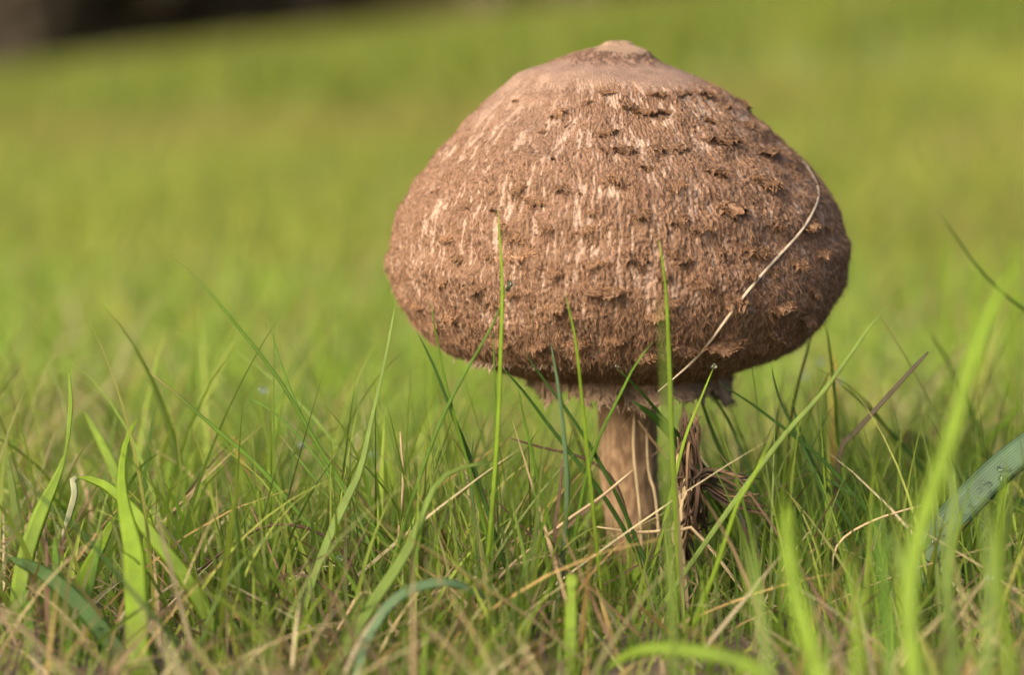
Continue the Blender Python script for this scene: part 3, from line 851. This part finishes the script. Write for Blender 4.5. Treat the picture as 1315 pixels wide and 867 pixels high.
FRONT = 'thin green blades standing before the cap'
SIDE = 'thin green blades on the sunlit side'
SHADE = 'thin dark blades on the shaded side'
BLURL = 'soft out of focus tall blade standing in the meadow behind the mushroom'
BLURG = 'blurred tall blades behind the mushroom'
NEARL = 'soft blurred upright blade close before the dewy leaf and its neighbours'
NEARG = 'blurred blades close before the dewy leaf'
BL = [
    # pts tip->root, width px, Y tip, Y root, colour, dry tip, label, group
    ([(88, 474), (91, 510), (89, 545), (85, 578), (74, 612), (54, 655), (38, 700), (27, 745), (20, 800)], 22, -.05, -.065, 'y', 0, 'broad light green blade with a narrow twisted upright tip', None),
    ([(98, 613), (130, 621), (165, 650), (197, 692), (235, 738), (265, 792), (288, 850)], 20, -.045, -.075, 'y', 0, 'broad green blade whose withered pale tip folds down', None),
    ([(177, 535), (162, 568), (156, 610), (160, 655), (171, 705), (175, 765), (178, 850), (180, 890)], 30, -.05, -.10, 'y', 0, 'widest upright bright green blade with clear lengthwise veins', None),
    ([(108, 528), (135, 578), (156, 628), (176, 690), (195, 760)], 15, .0, -.02, 'y', 0, 'soft blurred green blade leaning onto the widest upright blade', None),
    ([(148, 662), (130, 700), (107, 745), (92, 800), (84, 850)], 19, -.05, -.08, 'y', 0, 'broad short green blade leaning out from the widest upright blade', None),
    ([(10, 716), (58, 738), (100, 775), (135, 815), (162, 855)], 24, -.07, -.085, 'd', 0, 'broad dark green veined blade arching over low to the ground', None),
    ([(10, 598), (60, 645), (112, 692), (160, 750), (205, 800)], 7, -.105, -.115, 'd', 0, 'thin dark blurred blade slanting across the broad light blades', None),
    ([(217, 583), (222, 640), (236, 695), (262, 765), (280, 800)], 15, .03, .0, 'y', 0, 'soft blurred green blade behind the broad veined blades', None),
    ([(131, 678), (122, 730), (108, 790), (100, 840)], 9, -.06, -.08, 'g', .6, 'narrow short blade beside the arching dark green blade', None),
    ([(32, 745), (36, 790), (40, 850)], 14, -.06, -.085, 'g', 0, 'short stubby green blade at the foot of the broad light blades', None),
    ([(215, 320), (260, 365), (310, 425), (360, 490), (400, 558), (440, 622), (520, 730)], 5.5, -.035, -.05, 'g', .5, 'longest slender green blade arching away from the cap over the meadow', None),
    ([(190, 477), (225, 505), (270, 545), (330, 597), (380, 655), (415, 697), (470, 770)], 6.5, -.04, -.055, 'g', 1, 'slender green blade with a dry orange brown tip', None),
    ([(343, 408), (365, 480), (390, 540), (420, 592), (460, 665), (490, 740)], 4.5, -.03, -.05, 'g', 0, 'thin green blade crossing over the longest slender blade', None),
    ([(297, 447), (350, 487), (410, 545), (450, 602), (500, 690)], 5, .01, -.01, 'p', 0, 'pale soft thin blade running beside the longest slender blade', None),
    ([(357, 556), (400, 610), (440, 660), (480, 712), (500, 760)], 5.5, -.03, -.05, 'g', .8, 'short thin blade with dry tip below the longest slender blade', None),
    ([(318, 512), (352, 530), (400, 580), (440, 640), (470, 700)], 4.5, -.02, -.04, 'g', 0, 'thin blade forking out from under the longest slender blade', None),
    ([(385, 480), (400, 540), (425, 610), (450, 690)], 4.5, .02, .0, 'g', 0, 'soft thin blade between the longest slender blade and the cap', None),
    ([(508, 390), (495, 460), (478, 535), (462, 605), (438, 655), (410, 722), (393, 775), (376, 850)], 13, -.045, -.07, 'p', 0, 'long light green blade widening downward, its tip touching the cap edge', None),
    ([(639, 268), (644, 334), (645, 388), (643, 448), (640, 538), (633, 640), (626, 720), (620, 800)], 6, -.060, -.058, 'y', 0, 'tallest thin upright green blade crossing the front of the cap', None),
    ([(654, 362), (640, 402), (620, 440), (598, 478), (572, 528), (550, 582), (530, 640), (505, 720)], 5, -.058, -.055, 'g', 0, 'thin green blade with a dark bud at its tip crossing the tallest blade', None),
    ([(633, 422), (635, 480), (637, 540), (634, 640), (632, 740)], 4.5, -.060, -.055, 'g', 0, 'short thin blade standing close against the tallest upright blade', None),
    ([(553, 384), (560, 430), (572, 490), (586, 545), (602, 600), (628, 700)], 5, -.057, -.055, 'g', 0, 'thin green blade rising before the sunlit lower edge of the cap', None),
    ([(534, 424), (555, 465), (580, 530), (605, 592), (640, 700)], 6, -.055, -.055, 'd', 0, 'dark green blade leaning out to the sunlit lower edge of the cap', None),
    ([(725, 376), (738, 430), (744, 480), (748, 520), (755, 590), (765, 690), (772, 760)], 6, -.062, -.058, 'y', 0, 'thin bright blade tapering up before the cap beside the bluish blade', None),
    ([(707, 440), (716, 490), (722, 540), (727, 592), (728, 645), (722, 720), (715, 790)], 6.5, -.062, -.058, 'b', 0, 'slender bluish grey green blade standing before the cap', None),
    ([(674, 454), (700, 490), (730, 530), (760, 577), (790, 632), (820, 700)], 5.5, -.056, -.05, 'd', 0, "dark thin blade leaning from the stem to the cap's lower edge", None),
    ([(637, 464), (670, 500), (700, 540), (740, 592), (780, 645), (815, 705)], 6, -.055, -.05, 'd', 0, 'dark blade leaning from the stem toward the tallest upright blade', None),
    ([(664, 488), (673, 540), (690, 610), (705, 670), (720, 740)], 5, -.05, -.05, 'g', 0, 'thin green blade rising to the sunlit end of the veil', None),
    ([(845, 304), (853, 350), (857, 400), (859, 450), (861, 500), (863, 565), (867, 645), (872, 740)], 6.5, -.066, -.058, 'y', 0, 'tall thin bright green blade crossing the middle of the cap', None),
    ([(848, 385), (853, 450), (856, 520), (858, 620), (862, 760)], 9, -.16, -.155, 'p', 0, 'very blurred narrow pale blade close before the cap', None),
    ([(839, 438), (815, 470), (795, 510), (770, 560), (752, 615), (738, 690)], 5.5, -.058, -.05, 'g', 0, 'thin green blade slanting from the stem up to the tall bright blade', None),
    ([(791, 471), (820, 500), (850, 535), (885, 575), (930, 640)], 6, -.05, -.03, 'd', 0, 'dark drop tipped blade slanting down from the stem to the dead bundle', None),
    ([(811, 514), (845, 540), (880, 580), (905, 620), (930, 680)], 15, -.035, -.02, 'd', 0, 'broad dark green blade under the veil beside the stem', None),
    ([(917, 470), (900, 512), (880, 562), (865, 622), (850, 685), (832, 750)], 5.5, -.05, -.05, 'y', 0, 'thin bright blade tipped with a droplet below the cap', None),
    ([(884, 468), (897, 505), (917, 560), (938, 610), (960, 680)], 6, -.01, -.01, 'd', 0, 'dark thin blade leaning out from under the shaded veil', None),
    ([(905, 490), (935, 540), (960, 600), (985, 670)], 5, -.01, -.02, 'd', 0, 'dark thin blade rising behind the dead brown bundle', None),
    ([(921, 491), (960, 515), (1000, 545), (1050, 585), (1100, 640)], 5.5, -.03, -.03, 'd', 0, 'dark thin blade drooping out from the shaded end of the veil', None),
    ([(634, 594), (600, 599), (570, 612), (550, 642), (535, 684), (508, 732), (475, 780), (440, 840)], 15, -.065, -.09, 'p', 0, 'broad pale blade arching over to a thin point before the stem', None),
    ([(656, 637), (666, 682), (675, 725), (681, 790)], 6.5, -.075, -.075, 'p', 0, 'short pale upright blade before the stem foot', None),
    ([(683, 615), (695, 680), (707, 740), (712, 800)], 5.5, -.065, -.065, 'g', 0, 'short thin green blade beside the dark twisted dead blade', None),
    ([(608, 560), (605, 620), (612, 690), (616, 780)], 5, -.05, -.055, 'd', 0, 'thin dark upright blade under the broad pale arching blade', None),
    ([(735, 738), (734, 770), (733, 805), (732, 850)], 17, -.09, -.095, 'y', .1, 'short broad bright yellow green blade with a blunt cut tip', None),
    ([(628, 772), (592, 752), (560, 749), (522, 760), (492, 786), (468, 830), (458, 867)], 15, -.082, -.098, 'b', 0, 'bluish pale blade arching over low before the stem', None),
    ([(1137, 394), (1110, 430), (1060, 500), (1010, 556), (960, 622), (910, 692), (870, 750)], 7.5, -.065, -.06, 'p', 0, 'long straight light green blade slanting out past the shaded side of the cap', None),
    ([(993, 558), (965, 618), (948, 645), (918, 734), (885, 815)], 6, -.08, -.075, 'y', 0, 'slender light green blade slanting across the dead brown bundle', None),
    ([(1060, 414), (1067, 460), (1073, 520), (1077, 600), (1080, 690)], 5.5, .0, .0, 'g', 0, 'upright thin blade beside the thin dark brown stalk', None),
    ([(1073, 488), (1110, 520), (1150, 562), (1185, 605), (1210, 660)], 5.5, -.0, -.0, 'd', 0, 'dark thin blade sloping down behind the stiff bent dead stalk', None),
    ([(990, 467), (1000, 510), (1030, 572), (1062, 642), (1095, 720)], 5, -.02, -.03, 'd', 0, 'dark thin blade crossed by the long straight light green blade', None),
    ([(1016, 510), (1030, 560), (1052, 610), (1090, 670), (1120, 730)], 5.5, -.02, -.03, 'd', 0, 'short dark thin blade beside the thin dark brown stalk foot', None),
    ([(1012, 592), (1060, 615), (1105, 645), (1140, 690)], 5, -.02, -.03, 'd', 0, 'low dark blade sloping before the foot of the stiff dead stalk', None),
    ([(1202, 267), (1225, 300), (1255, 342), (1285, 374), (1340, 420), (1400, 500)], 5.5, .02, .02, 'd', 0, 'slender dark blade hanging high beside the shaded side of the cap', None),
    ([(1190, 420), (1213, 458), (1240, 510), (1262, 570), (1280, 640)], 7, .06, .05, 'g', .4, 'soft blurred slender blade behind the dewy leaf', None),
    ([(1302, 340), (1272, 400), (1243, 480), (1222, 560), (1192, 645), (1172, 720), (1166, 790), (1176, 900)], 22, -.16, -.19, 'y', 0, 'long very blurred bright blade close before the dewy leaf', None),
    ([(1010, 640), (1011, 700), (1020, 760), (1040, 830), (1058, 890)], 24, -.17, -.19, 'y', 0, 'blurred bright yellow green blade standing close before the moss', None),
    ([(1140, 672), (1158, 735), (1170, 800), (1180, 890)], 20, -.17, -.19, 'p', 0, 'blurred pale blade crossing the long blurred bright blade', None),
    ([(1215, 580), (1225, 650), (1215, 740), (1225, 880)], 15, -.14, -.17, 'p', 0, 'blurred upright blade just before the dewy leaf', None),
    ([(1318, 512), (1288, 545), (1262, 572), (1225, 620)], 14, .05, .04, 'y', 0, 'blurred yellow green blade above the dewy leaf', None),
    ([(775, 862), (805, 842), (840, 833), (900, 838), (965, 856), (1000, 900)], 20, -.13, -.15, 'y', 0, 'blurred bright blade bent flat along the turf', None),
    ([(1218, 300), (1212, 360), (1218, 430), (1214, 520)], 9, .24, .24, 'y', 0, BLURL, BLURG),
    ([(1168, 330), (1180, 400), (1176, 470), (1184, 540)], 8, .28, .28, 'p', 0, BLURL, BLURG),
    ([(1262, 330), (1250, 400), (1256, 480), (1248, 540)], 9, .22, .22, 'y', 0, BLURL, BLURG),
    ([(1120, 380), (1128, 440), (1122, 500), (1130, 560)], 8, .26, .26, 'g', 0, BLURL, BLURG),
    ([(1300, 300), (1306, 380), (1298, 470), (1304, 560)], 10, .20, .20, 'y', 0, BLURL, BLURG),
    ([(400, 395), (412, 450), (408, 510), (418, 570)], 8, .26, .26, 'y', 0, BLURL, BLURG),
    ([(440, 330), (446, 400), (440, 470), (448, 540)], 7, .34, .34, 'p', 0, BLURL, BLURG),
    ([(1090, 300), (1104, 360), (1100, 440), (1108, 520)], 8, .34, .34, 'p', 0, BLURL, BLURG),
    ([(200, 636), (190, 700), (185, 760), (190, 840)], 15, -.03, -.06, 'y', 0, 'broad upright blade close beside the widest veined blade', None),
    ([(70, 688), (72, 740), (66, 800), (60, 850)], 13, -.06, -.085, 'g', 0, 'broad green blade beside the blade with the twisted tip', None),
    ([(232, 692), (262, 740), (288, 800), (300, 860)], 15, -.01, -.06, 'y', 0, 'broad blade bending away behind the folded withered tip blade', None),
    ([(958, 690), (974, 780), (990, 890)], 14, -.18, -.19, 'p', 0, 'soft blurred blade close before the dead bundle', None),
    ([(1092, 712), (1102, 800), (1096, 890)], 14, -.18, -.19, 'y', 0, NEARL, NEARG),
    ([(1262, 636), (1272, 740), (1262, 890)], 15, -.18, -.19, 'p', 0, NEARL, NEARG),
    ([(1124, 640), (1134, 740), (1144, 890)], 13, -.17, -.19, 'g', 0, NEARL, NEARG),
    ([(1292, 600), (1282, 720), (1298, 890)], 13, -.15, -.18, 'y', 0, NEARL, NEARG),
    ([(560, 600), (545, 660), (530, 740), (520, 820)], 5, -.07, -.07, 'g', .5, 'thin blade with a dry tip beside the broad pale arching blade', None),
    ([(455, 480), (462, 540), (480, 620), (500, 720)], 4.5, .03, .02, 'g', 0, 'soft thin blade behind the long light green blade', None),
    ([(1190, 560), (1200, 640), (1195, 720)], 6, .02, .02, 'g', 0, 'upright thin blade beside the yellow green rusty leaf', None),
    ([(1240, 600), (1246, 680), (1240, 760)], 6, -.02, -.02, 'd', 0, 'upright dark blade against the dewy leaf', None),
]
for i, (pts, w, yt, yr, c, dry, lab, grp) in enumerate(BL):
    P = path(pts, yt, yr)
    ym = (yt + yr) / 2
    col = np.array(PAL[c]) * rng.uniform(0.88, 1.12)
    wp_ = None
    if 'twisted upright tip' in lab:
        wp_ = ([0, .05, .13, .22, .29, .34, .5, .7, 1], [.03, .14, .26, .24, .10, .3, .85, 1, .8])
    elif 'tip touching the cap' in lab:
        wp_ = ([0, .05, .3, .48, .58, .7, 1], [.05, .25, .38, .7, 1.0, .8, .6])
    elif 'thin point' in lab:
        wp_ = ([0, .05, .2, .4, .6, 1], [.1, .3, .4, .8, 1.0, 1.0])
    elif 'clear lengthwise veins' in lab:
        wp_ = ([0, .05, .2, .35, .55, .8, 1], [.03, .2, .3, .55, .95, 1, .9])
    o = ribbon('grass_blade', P, px_size(w, ym) * (1.0 if w < 9 else 1.1), col, dry, i, fold=0.3 if w > 9 else 0.2, thick=0.07 if w > 9 else 0.16, wprof=wp_,
               twist=float(rng.normal(0, 0.25)) if w < 12 else 0.2, blunt=0.75 if 'blunt' in lab else 0.04)
    tag(o, lab, 'grass blade', grp)
    if 'withered pale tip' in lab:
        Pt = catmull(np.array([px_at(79, 692, -.045), px_at(91, 655, -.046), px_at(96, 632, -.046), px_at(93, 616, -.045), px_at(99, 613, -.045)]), 12)
        ribbon('dry_tip', Pt, px_size(9, -.045), np.array([0.26, 0.27, 0.15]), 0, 900, parent=o, mat=M_STRAW, origin=P[-1])
    if 'dark bud' in lab:
        Pt = catmull(np.array([px_at(656, 360, -.0585), px_at(654, 367, -.0585), px_at(651, 374, -.0585)]), 6)
        ribbon('bud', Pt, px_size(6, -.058), np.array([0.10, 0.14, 0.05]), 0, 901, parent=o, round_=True, origin=P[-1])

# dead stalks
DS = [
    ([(1192, 452), (1165, 481), (1130, 520), (1100, 553), (1080, 574), (1076, 610), (1072, 660)], 9, -.03, -.02, 'm', 'stiff bent brown dead stick like stalk beside the dewy leaf', False),
    ([(1043, 428), (1030, 475), (1019, 520), (1013, 565), (1008, 640)], 5, .0, .0, 'k', 'thin dark brown stalk rising to the shaded cap edge', False),
    ([(248, 740), (285, 710), (330, 680), (370, 674), (410, 685), (442, 712), (475, 780)], 4.5, -.05, -.055, 'k', 'dark brown wiry stalk bowed in an arch over the turf', True),
    ([(322, 650), (345, 702), (370, 760), (385, 800)], 4, -.05, -.06, 'n', 'thin reddish dead stalk crossing the bowed wiry stalk', False),
    ([(304, 756), (350, 800), (395, 867)], 5, -.07, -.085, 'k', 'short dark dead stalk low under the bowed wiry stalk', False),
    ([(352, 745), (378, 737), (410, 749), (440, 782), (455, 830)], 4.5, -.06, -.07, 'k', 'small hooked dark brown stalk below the bowed wiry stalk', True),
    ([(813, 604), (770, 640), (732, 666), (695, 695), (653, 730), (620, 770)], 4.5, -.055, -.055, 's', 'thin tan straw lying slantwise across the stem', True),
    ([(766, 677), (820, 684), (872, 681), (900, 690)], 4.5, -.05, -.048, 's', 'pale straw lying level across the foot of the stem', True),
    ([(815, 528), (814, 580), (822, 660), (826, 760)], 4.5, -.014, -.02, 's', 'upright tan straw pressed against the stem', False),
    ([(830, 548), (833, 605), (842, 640), (850, 740)], 4, -.012, -.02, 's', 'thin upright straw beside the shaded edge of the stem', False),
    ([(819, 540), (845, 575), (870, 603), (890, 660)], 5, -.018, -.02, 'n', 'brown stalk slanting from the stem to the dead bundle', False),
    ([(655, 563), (700, 576), (748, 588), (790, 620), (815, 700)], 4, -.03, -.03, 'k', 'dark dead stalk reaching slantwise behind the front blades', False),
    ([(722, 590), (718, 640), (712, 690), (720, 750)], 6, -.06, -.06, 'k', 'dark twisted dead blade hanging among the front blades', False),
    ([(1184, 649), (1122, 669), (1079, 696), (1068, 735), (1075, 780)], 3.5, -.05, -.05, 's', 'thin tan thread of straw curling in a hook before the dead stick', True),
    ([(405, 866), (440, 800), (470, 760), (500, 800)], 4.5, -.07, -.075, 's', 'pale straw kinked over near the arching bluish blade', True),
    ([(298, 560), (330, 640), (350, 720)], 4, .04, .03, 'o', 'blurred rusty stalk behind the bowed wiry stalk', False),
    ([(1069, 455), (1072, 520), (1070, 610)], 6, .10, .09, 'o', 'blurred orange stalk behind the thin dark brown stalk', False),
    ([(514, 555), (518, 620), (512, 700), (520, 780)], 4, -.03, -.03, 's', 'upright pale straw near the long light green blade', False),
]
for i, (pts, w, yt, yr, c, lab, rnd) in enumerate(DS):
    P = path(pts, yt, yr)
    o = ribbon('dry_stalk', P, px_size(w, (yt + yr) / 2), np.array(PAL[c]) * rng.uniform(0.9, 1.1), 0, 500 + i, round_=rnd or w < 5, fold=0.5, mat=M_STRAW, twist=0.6, baseshape=0.9, blunt=0.3)
    tag(o, lab, 'dry stalk')

# the straw lying over the cap
SP = [(1020, 196), (1034, 210), (1047, 230), (1052, 248), (1046, 268), (1030, 296), (1008, 320), (985, 345), (962, 372), (940, 400), (922, 425), (905, 448), (893, 462)]
pts3 = []
for q_ in SP:
    h_ = on_cap(*q_)
    if h_ is not None:
        pts3.append(np.array(h_[0]) + unit(CAM - np.array(h_[0])) * 0.0011)
a_ = pts3[-1]
pts3 += [px_at(868, 484, a_[1] - 0.002), px_at(845, 503, a_[1] - 0.001)]
P = catmull(np.array(pts3), 40)
for _ in range(3):
    P[1:-1] = (P[:-2] + 2 * P[1:-1] + P[2:]) / 4
o = ribbon('straw', P, px_size(4.2, -.03), np.array([0.46, 0.37, 0.26]), 0, 777, round_=False, thick=0.5, fold=0, mat=M_STRAW, baseshape=0.4, blunt=0.5)
tag(o, 'long pale dry straw lying curved across the shaded face of the cap', 'straw')

# dead twisted bundle by the stem
bund = empty('dead_grass_bundle', px_at(885, 745, -.03))
tag(bund, 'dark brown twisted bundle of dead grass hanging beside the stem', 'dead grass')
r = np.random.default_rng(88)
bo = np.array(bund.location)
for i in range(62):
    if i < 32:
        ph = r.uniform(0, 6.28); rr_ = r.uniform(4, 24)
        pts = [(884 + rr_ * math.cos(ph + k_ * 0.9) * (0.5 + 0.14 * k_) + r.normal(0, 2.5) + 4 * (k_ > 3), 536 + r.uniform(-14, 14) + k_ * r.uniform(26, 31)) for k_ in range(6)]
        cl_ = ['n', 'k', 'k', 'n', 'k', 'k', 's'][int(r.integers(0, 7))]
    elif i < 54:
        y0 = r.uniform(-14, 26)
        pts = [(962 + r.uniform(-30, 34), 632 + y0 * 1.3 + r.normal(0, 9)), (930 + r.normal(0, 5), 622 + y0 + r.normal(0, 4)), (905, 612 + y0 * 0.6), (890, 625 + y0 * 0.4), (884, 670), (880 + r.normal(0, 5), 720)]
        cl_ = ['n', 'k'][i % 2]
    else:
        pts = [(880 + r.normal(0, 8), 600 + r.uniform(-10, 30)), (874 + r.normal(0, 4), 640), (876 + r.normal(0, 6), 690), (882 + r.normal(0, 12), 745), (890 + r.normal(0, 14), 790)]
        cl_ = 's'
    yy = -.038 + r.uniform(-.006, .006)
    P = catmull(np.array([px_at(a, b_, yy + r.normal(0, .0012)) for a, b_ in pts]), 14)
    ribbon('dead_blade', P - 0, px_size(r.uniform(3.5, 8), -.04), np.array(PAL[cl_]) * r.uniform(0.8, 1.3), 0, 2000 + i, thick=0.4, fold=0.6, twist=r.normal(0, 2.5), parent=bund, mat=M_STRAW, origin=bo, blunt=0.3)

# broad dewy leaf and the rusty edged leaf
LY = -.045
pts = [(1440, 470), (1370, 530), (1315, 578), (1280, 607), (1245, 642), (1215, 675), (1192, 704), (1180, 730)]
P = path(pts, LY, LY - .005, root=True, n=26)
leaf = ribbon('broad_leaf', P, px_size(44, LY), np.array([0.105, 0.17, 0.09]), 0, 3001, fold=0.12, thick=0.06, blunt=0.9, baseshape=0.3)
tag(leaf, 'broad dark bluish green leaf covered with dew drops', 'leaf')
P = path([(1152, 562), (1180, 572), (1205, 600), (1222, 650), (1228, 700)], .05, .045, n=18)
o = ribbon('broad_leaf', P, px_size(34, .05), np.array([0.19, 0.26, 0.035]), 1.0, 3002, fold=0.3, thick=0.06, blunt=0.45)
tag(o, 'broad yellow green leaf with a rusty tip behind the dewy leaf', 'leaf')
P = path([(1149, 588), (1165, 600), (1185, 622), (1200, 660)], .035, .03, n=14)
o = ribbon('broad_leaf', P, px_size(12, .035), np.array([0.30, 0.17, 0.04]), 0.6, 3003, fold=0.3, thick=0.06)
tag(o, 'narrow rust orange withered leaf below the yellow green leaf', 'leaf')
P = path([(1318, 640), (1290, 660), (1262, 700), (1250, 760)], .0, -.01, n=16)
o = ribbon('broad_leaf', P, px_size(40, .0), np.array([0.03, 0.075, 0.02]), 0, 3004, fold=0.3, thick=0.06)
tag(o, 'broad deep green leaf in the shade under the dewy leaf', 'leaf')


# dew drops
def drop_mesh():
    V, Fc = [], []
    ns, nr = 14, 8
    for j in range(nr + 1):
        a = math.pi * j / nr
        for i in range(ns):
            q_ = 2 * math.pi * i / ns
            V.append((math.sin(a) * math.cos(q_), math.sin(a) * math.sin(q_), math.cos(a) * (0.95 if math.cos(a) > 0 else 0.72)))
    for j in range(nr):
        for i in range(ns):
            Fc.append((j * ns + i, (j + 1) * ns + i, (j + 1) * ns + (i + 1) % ns, j * ns + (i + 1) % ns))
    me_ = mesh_np('dew_drop', np.array(V), [np.array(Fc)])
    me_.materials.append(M_DEW)
    return me_


dm = drop_mesh()
bpy.context.view_layer.update()
lm = leaf.data
lv = np.empty(len(lm.vertices) * 3, np.float32); lm.vertices.foreach_get('co', lv); lv = lv.reshape(-1, 3) + np.array(leaf.location)
lb = BVHTree.FromPolygons([Vector(p) for p in lv.tolist()], [list(p.vertices) for p in lm.polygons])
for xp, yp, s_ in ((1284, 603, 4), (1294, 603, 3.5), (1295, 628, 6), (1270, 622, 3.5), (1262, 620, 3), (1258, 630, 3), (1234, 661, 3), (1199, 697, 5), (1224, 676, 2.5),
                   (1232, 652, 2.5), (1246, 650, 2.5), (1303, 610, 3.5), (1276, 640, 3), (1213, 690, 2.5)):
    hit = lb.ray_cast(Vector(CAM), Vector(px_dir(xp, yp)).normalized())
    if hit[0] is None:
        hit = lb.find_nearest(Vector(px_at(xp, yp, LY)))
    o = link('dew_drop', dm)
    rad_ = px_size(s_, LY)
    tocam = (Vector(CAM) - hit[0]).normalized()
    o.location = hit[0] + tocam * rad_ * 0.55
    o.scale = (rad_,) * 3
    o.rotation_euler = tocam.to_track_quat('Z', 'Y').to_euler()
    tag(o, 'round clear dew drop sitting on the broad dewy leaf', 'dew drop', 'dew drops on the broad leaf')
for xp, yp, Y_, s_, lab in ((917, 471, -.0515, 4, 'tiny dew drop at the tip of the bright blade below the cap'), (657, 366, -.0595, 3, 'tiny dew drop beside the dark bud on the blade'),
                            (436, 718, -.062, 5, 'bright dew drop hanging on the long light green blade'), (792, 471, -.0515, 3, 'tiny dew drop at the tip of a dark blade under the cap'),
                            (338, 500, .055, 5, 'out of focus glinting drop in the meadow grass'), (388, 570, .05, 5, 'out of focus glinting drop in the meadow grass'),
                            (478, 583, .05, 4.5, 'out of focus glinting drop in the meadow grass'), (1054, 464, .10, 4, 'out of focus glinting drop in the meadow grass'),
                            (1033, 482, .10, 4, 'out of focus glinting drop in the meadow grass'), (1078, 488, .08, 4, 'out of focus glinting drop in the meadow grass'),
                            (1000, 620, .03, 4, 'out of focus glinting drop in the meadow grass'), (1270, 740, -.10, 6, 'blurred dew drop low before the deep green leaf'),
                            (51 + 0, 833, -.09, 5, 'blurred dew drop at the foot of the arching dark green blade')):
    p_ = px_at(xp, yp, Y_)
    gz = float(ground_z(p_[0], p_[1]))
    if 'glinting' in lab:      # each of these hangs at the tip of its own grass stalk
        st = catmull(np.array([p_, p_ + np.array([0.002, 0, -(p_[2] - gz) * 0.5]), np.array([p_[0] + 0.006, p_[1], gz - 0.002])]), 10)
        s2 = ribbon('grass_blade', st, 0.0012, np.array(PAL['g']), 0, int(xp))
        tag(s2, 'out of focus blade carrying a glinting drop', 'grass blade', 'blades carrying glinting drops')
    o = link('dew_drop', dm)
    o.location = p_
    o.scale = (px_size(s_, Y_),) * 3
    tag(o, lab, 'dew drop', 'glinting drops in the meadow' if 'glinting' in lab else None)

# moss cushion in the shade
r = np.random.default_rng(66)
mo = px_at(935, 720, .0)
n = 1400
x = mo[0] + r.normal(0, 0.010, n); y = -.005 + r.normal(0, 0.010, n)
me = blades_mesh('moss', np.stack([x, y, ground_z(x, y)], -1), r.uniform(0.004, 0.013, n), r.uniform(0.0004, 0.0008, n), np.abs(r.normal(0, 0.4, n)),
                 r.normal(0, 0.4, n), r.uniform(0, 6.28, n), np.array([0.055, 0.10, 0.02]) * r.uniform(0.6, 1.3, (n, 1)), 3)
tag(link('moss', me, M_MOSS), 'dark green feathery moss low behind the dead brown bundle', 'moss', kind='stuff')
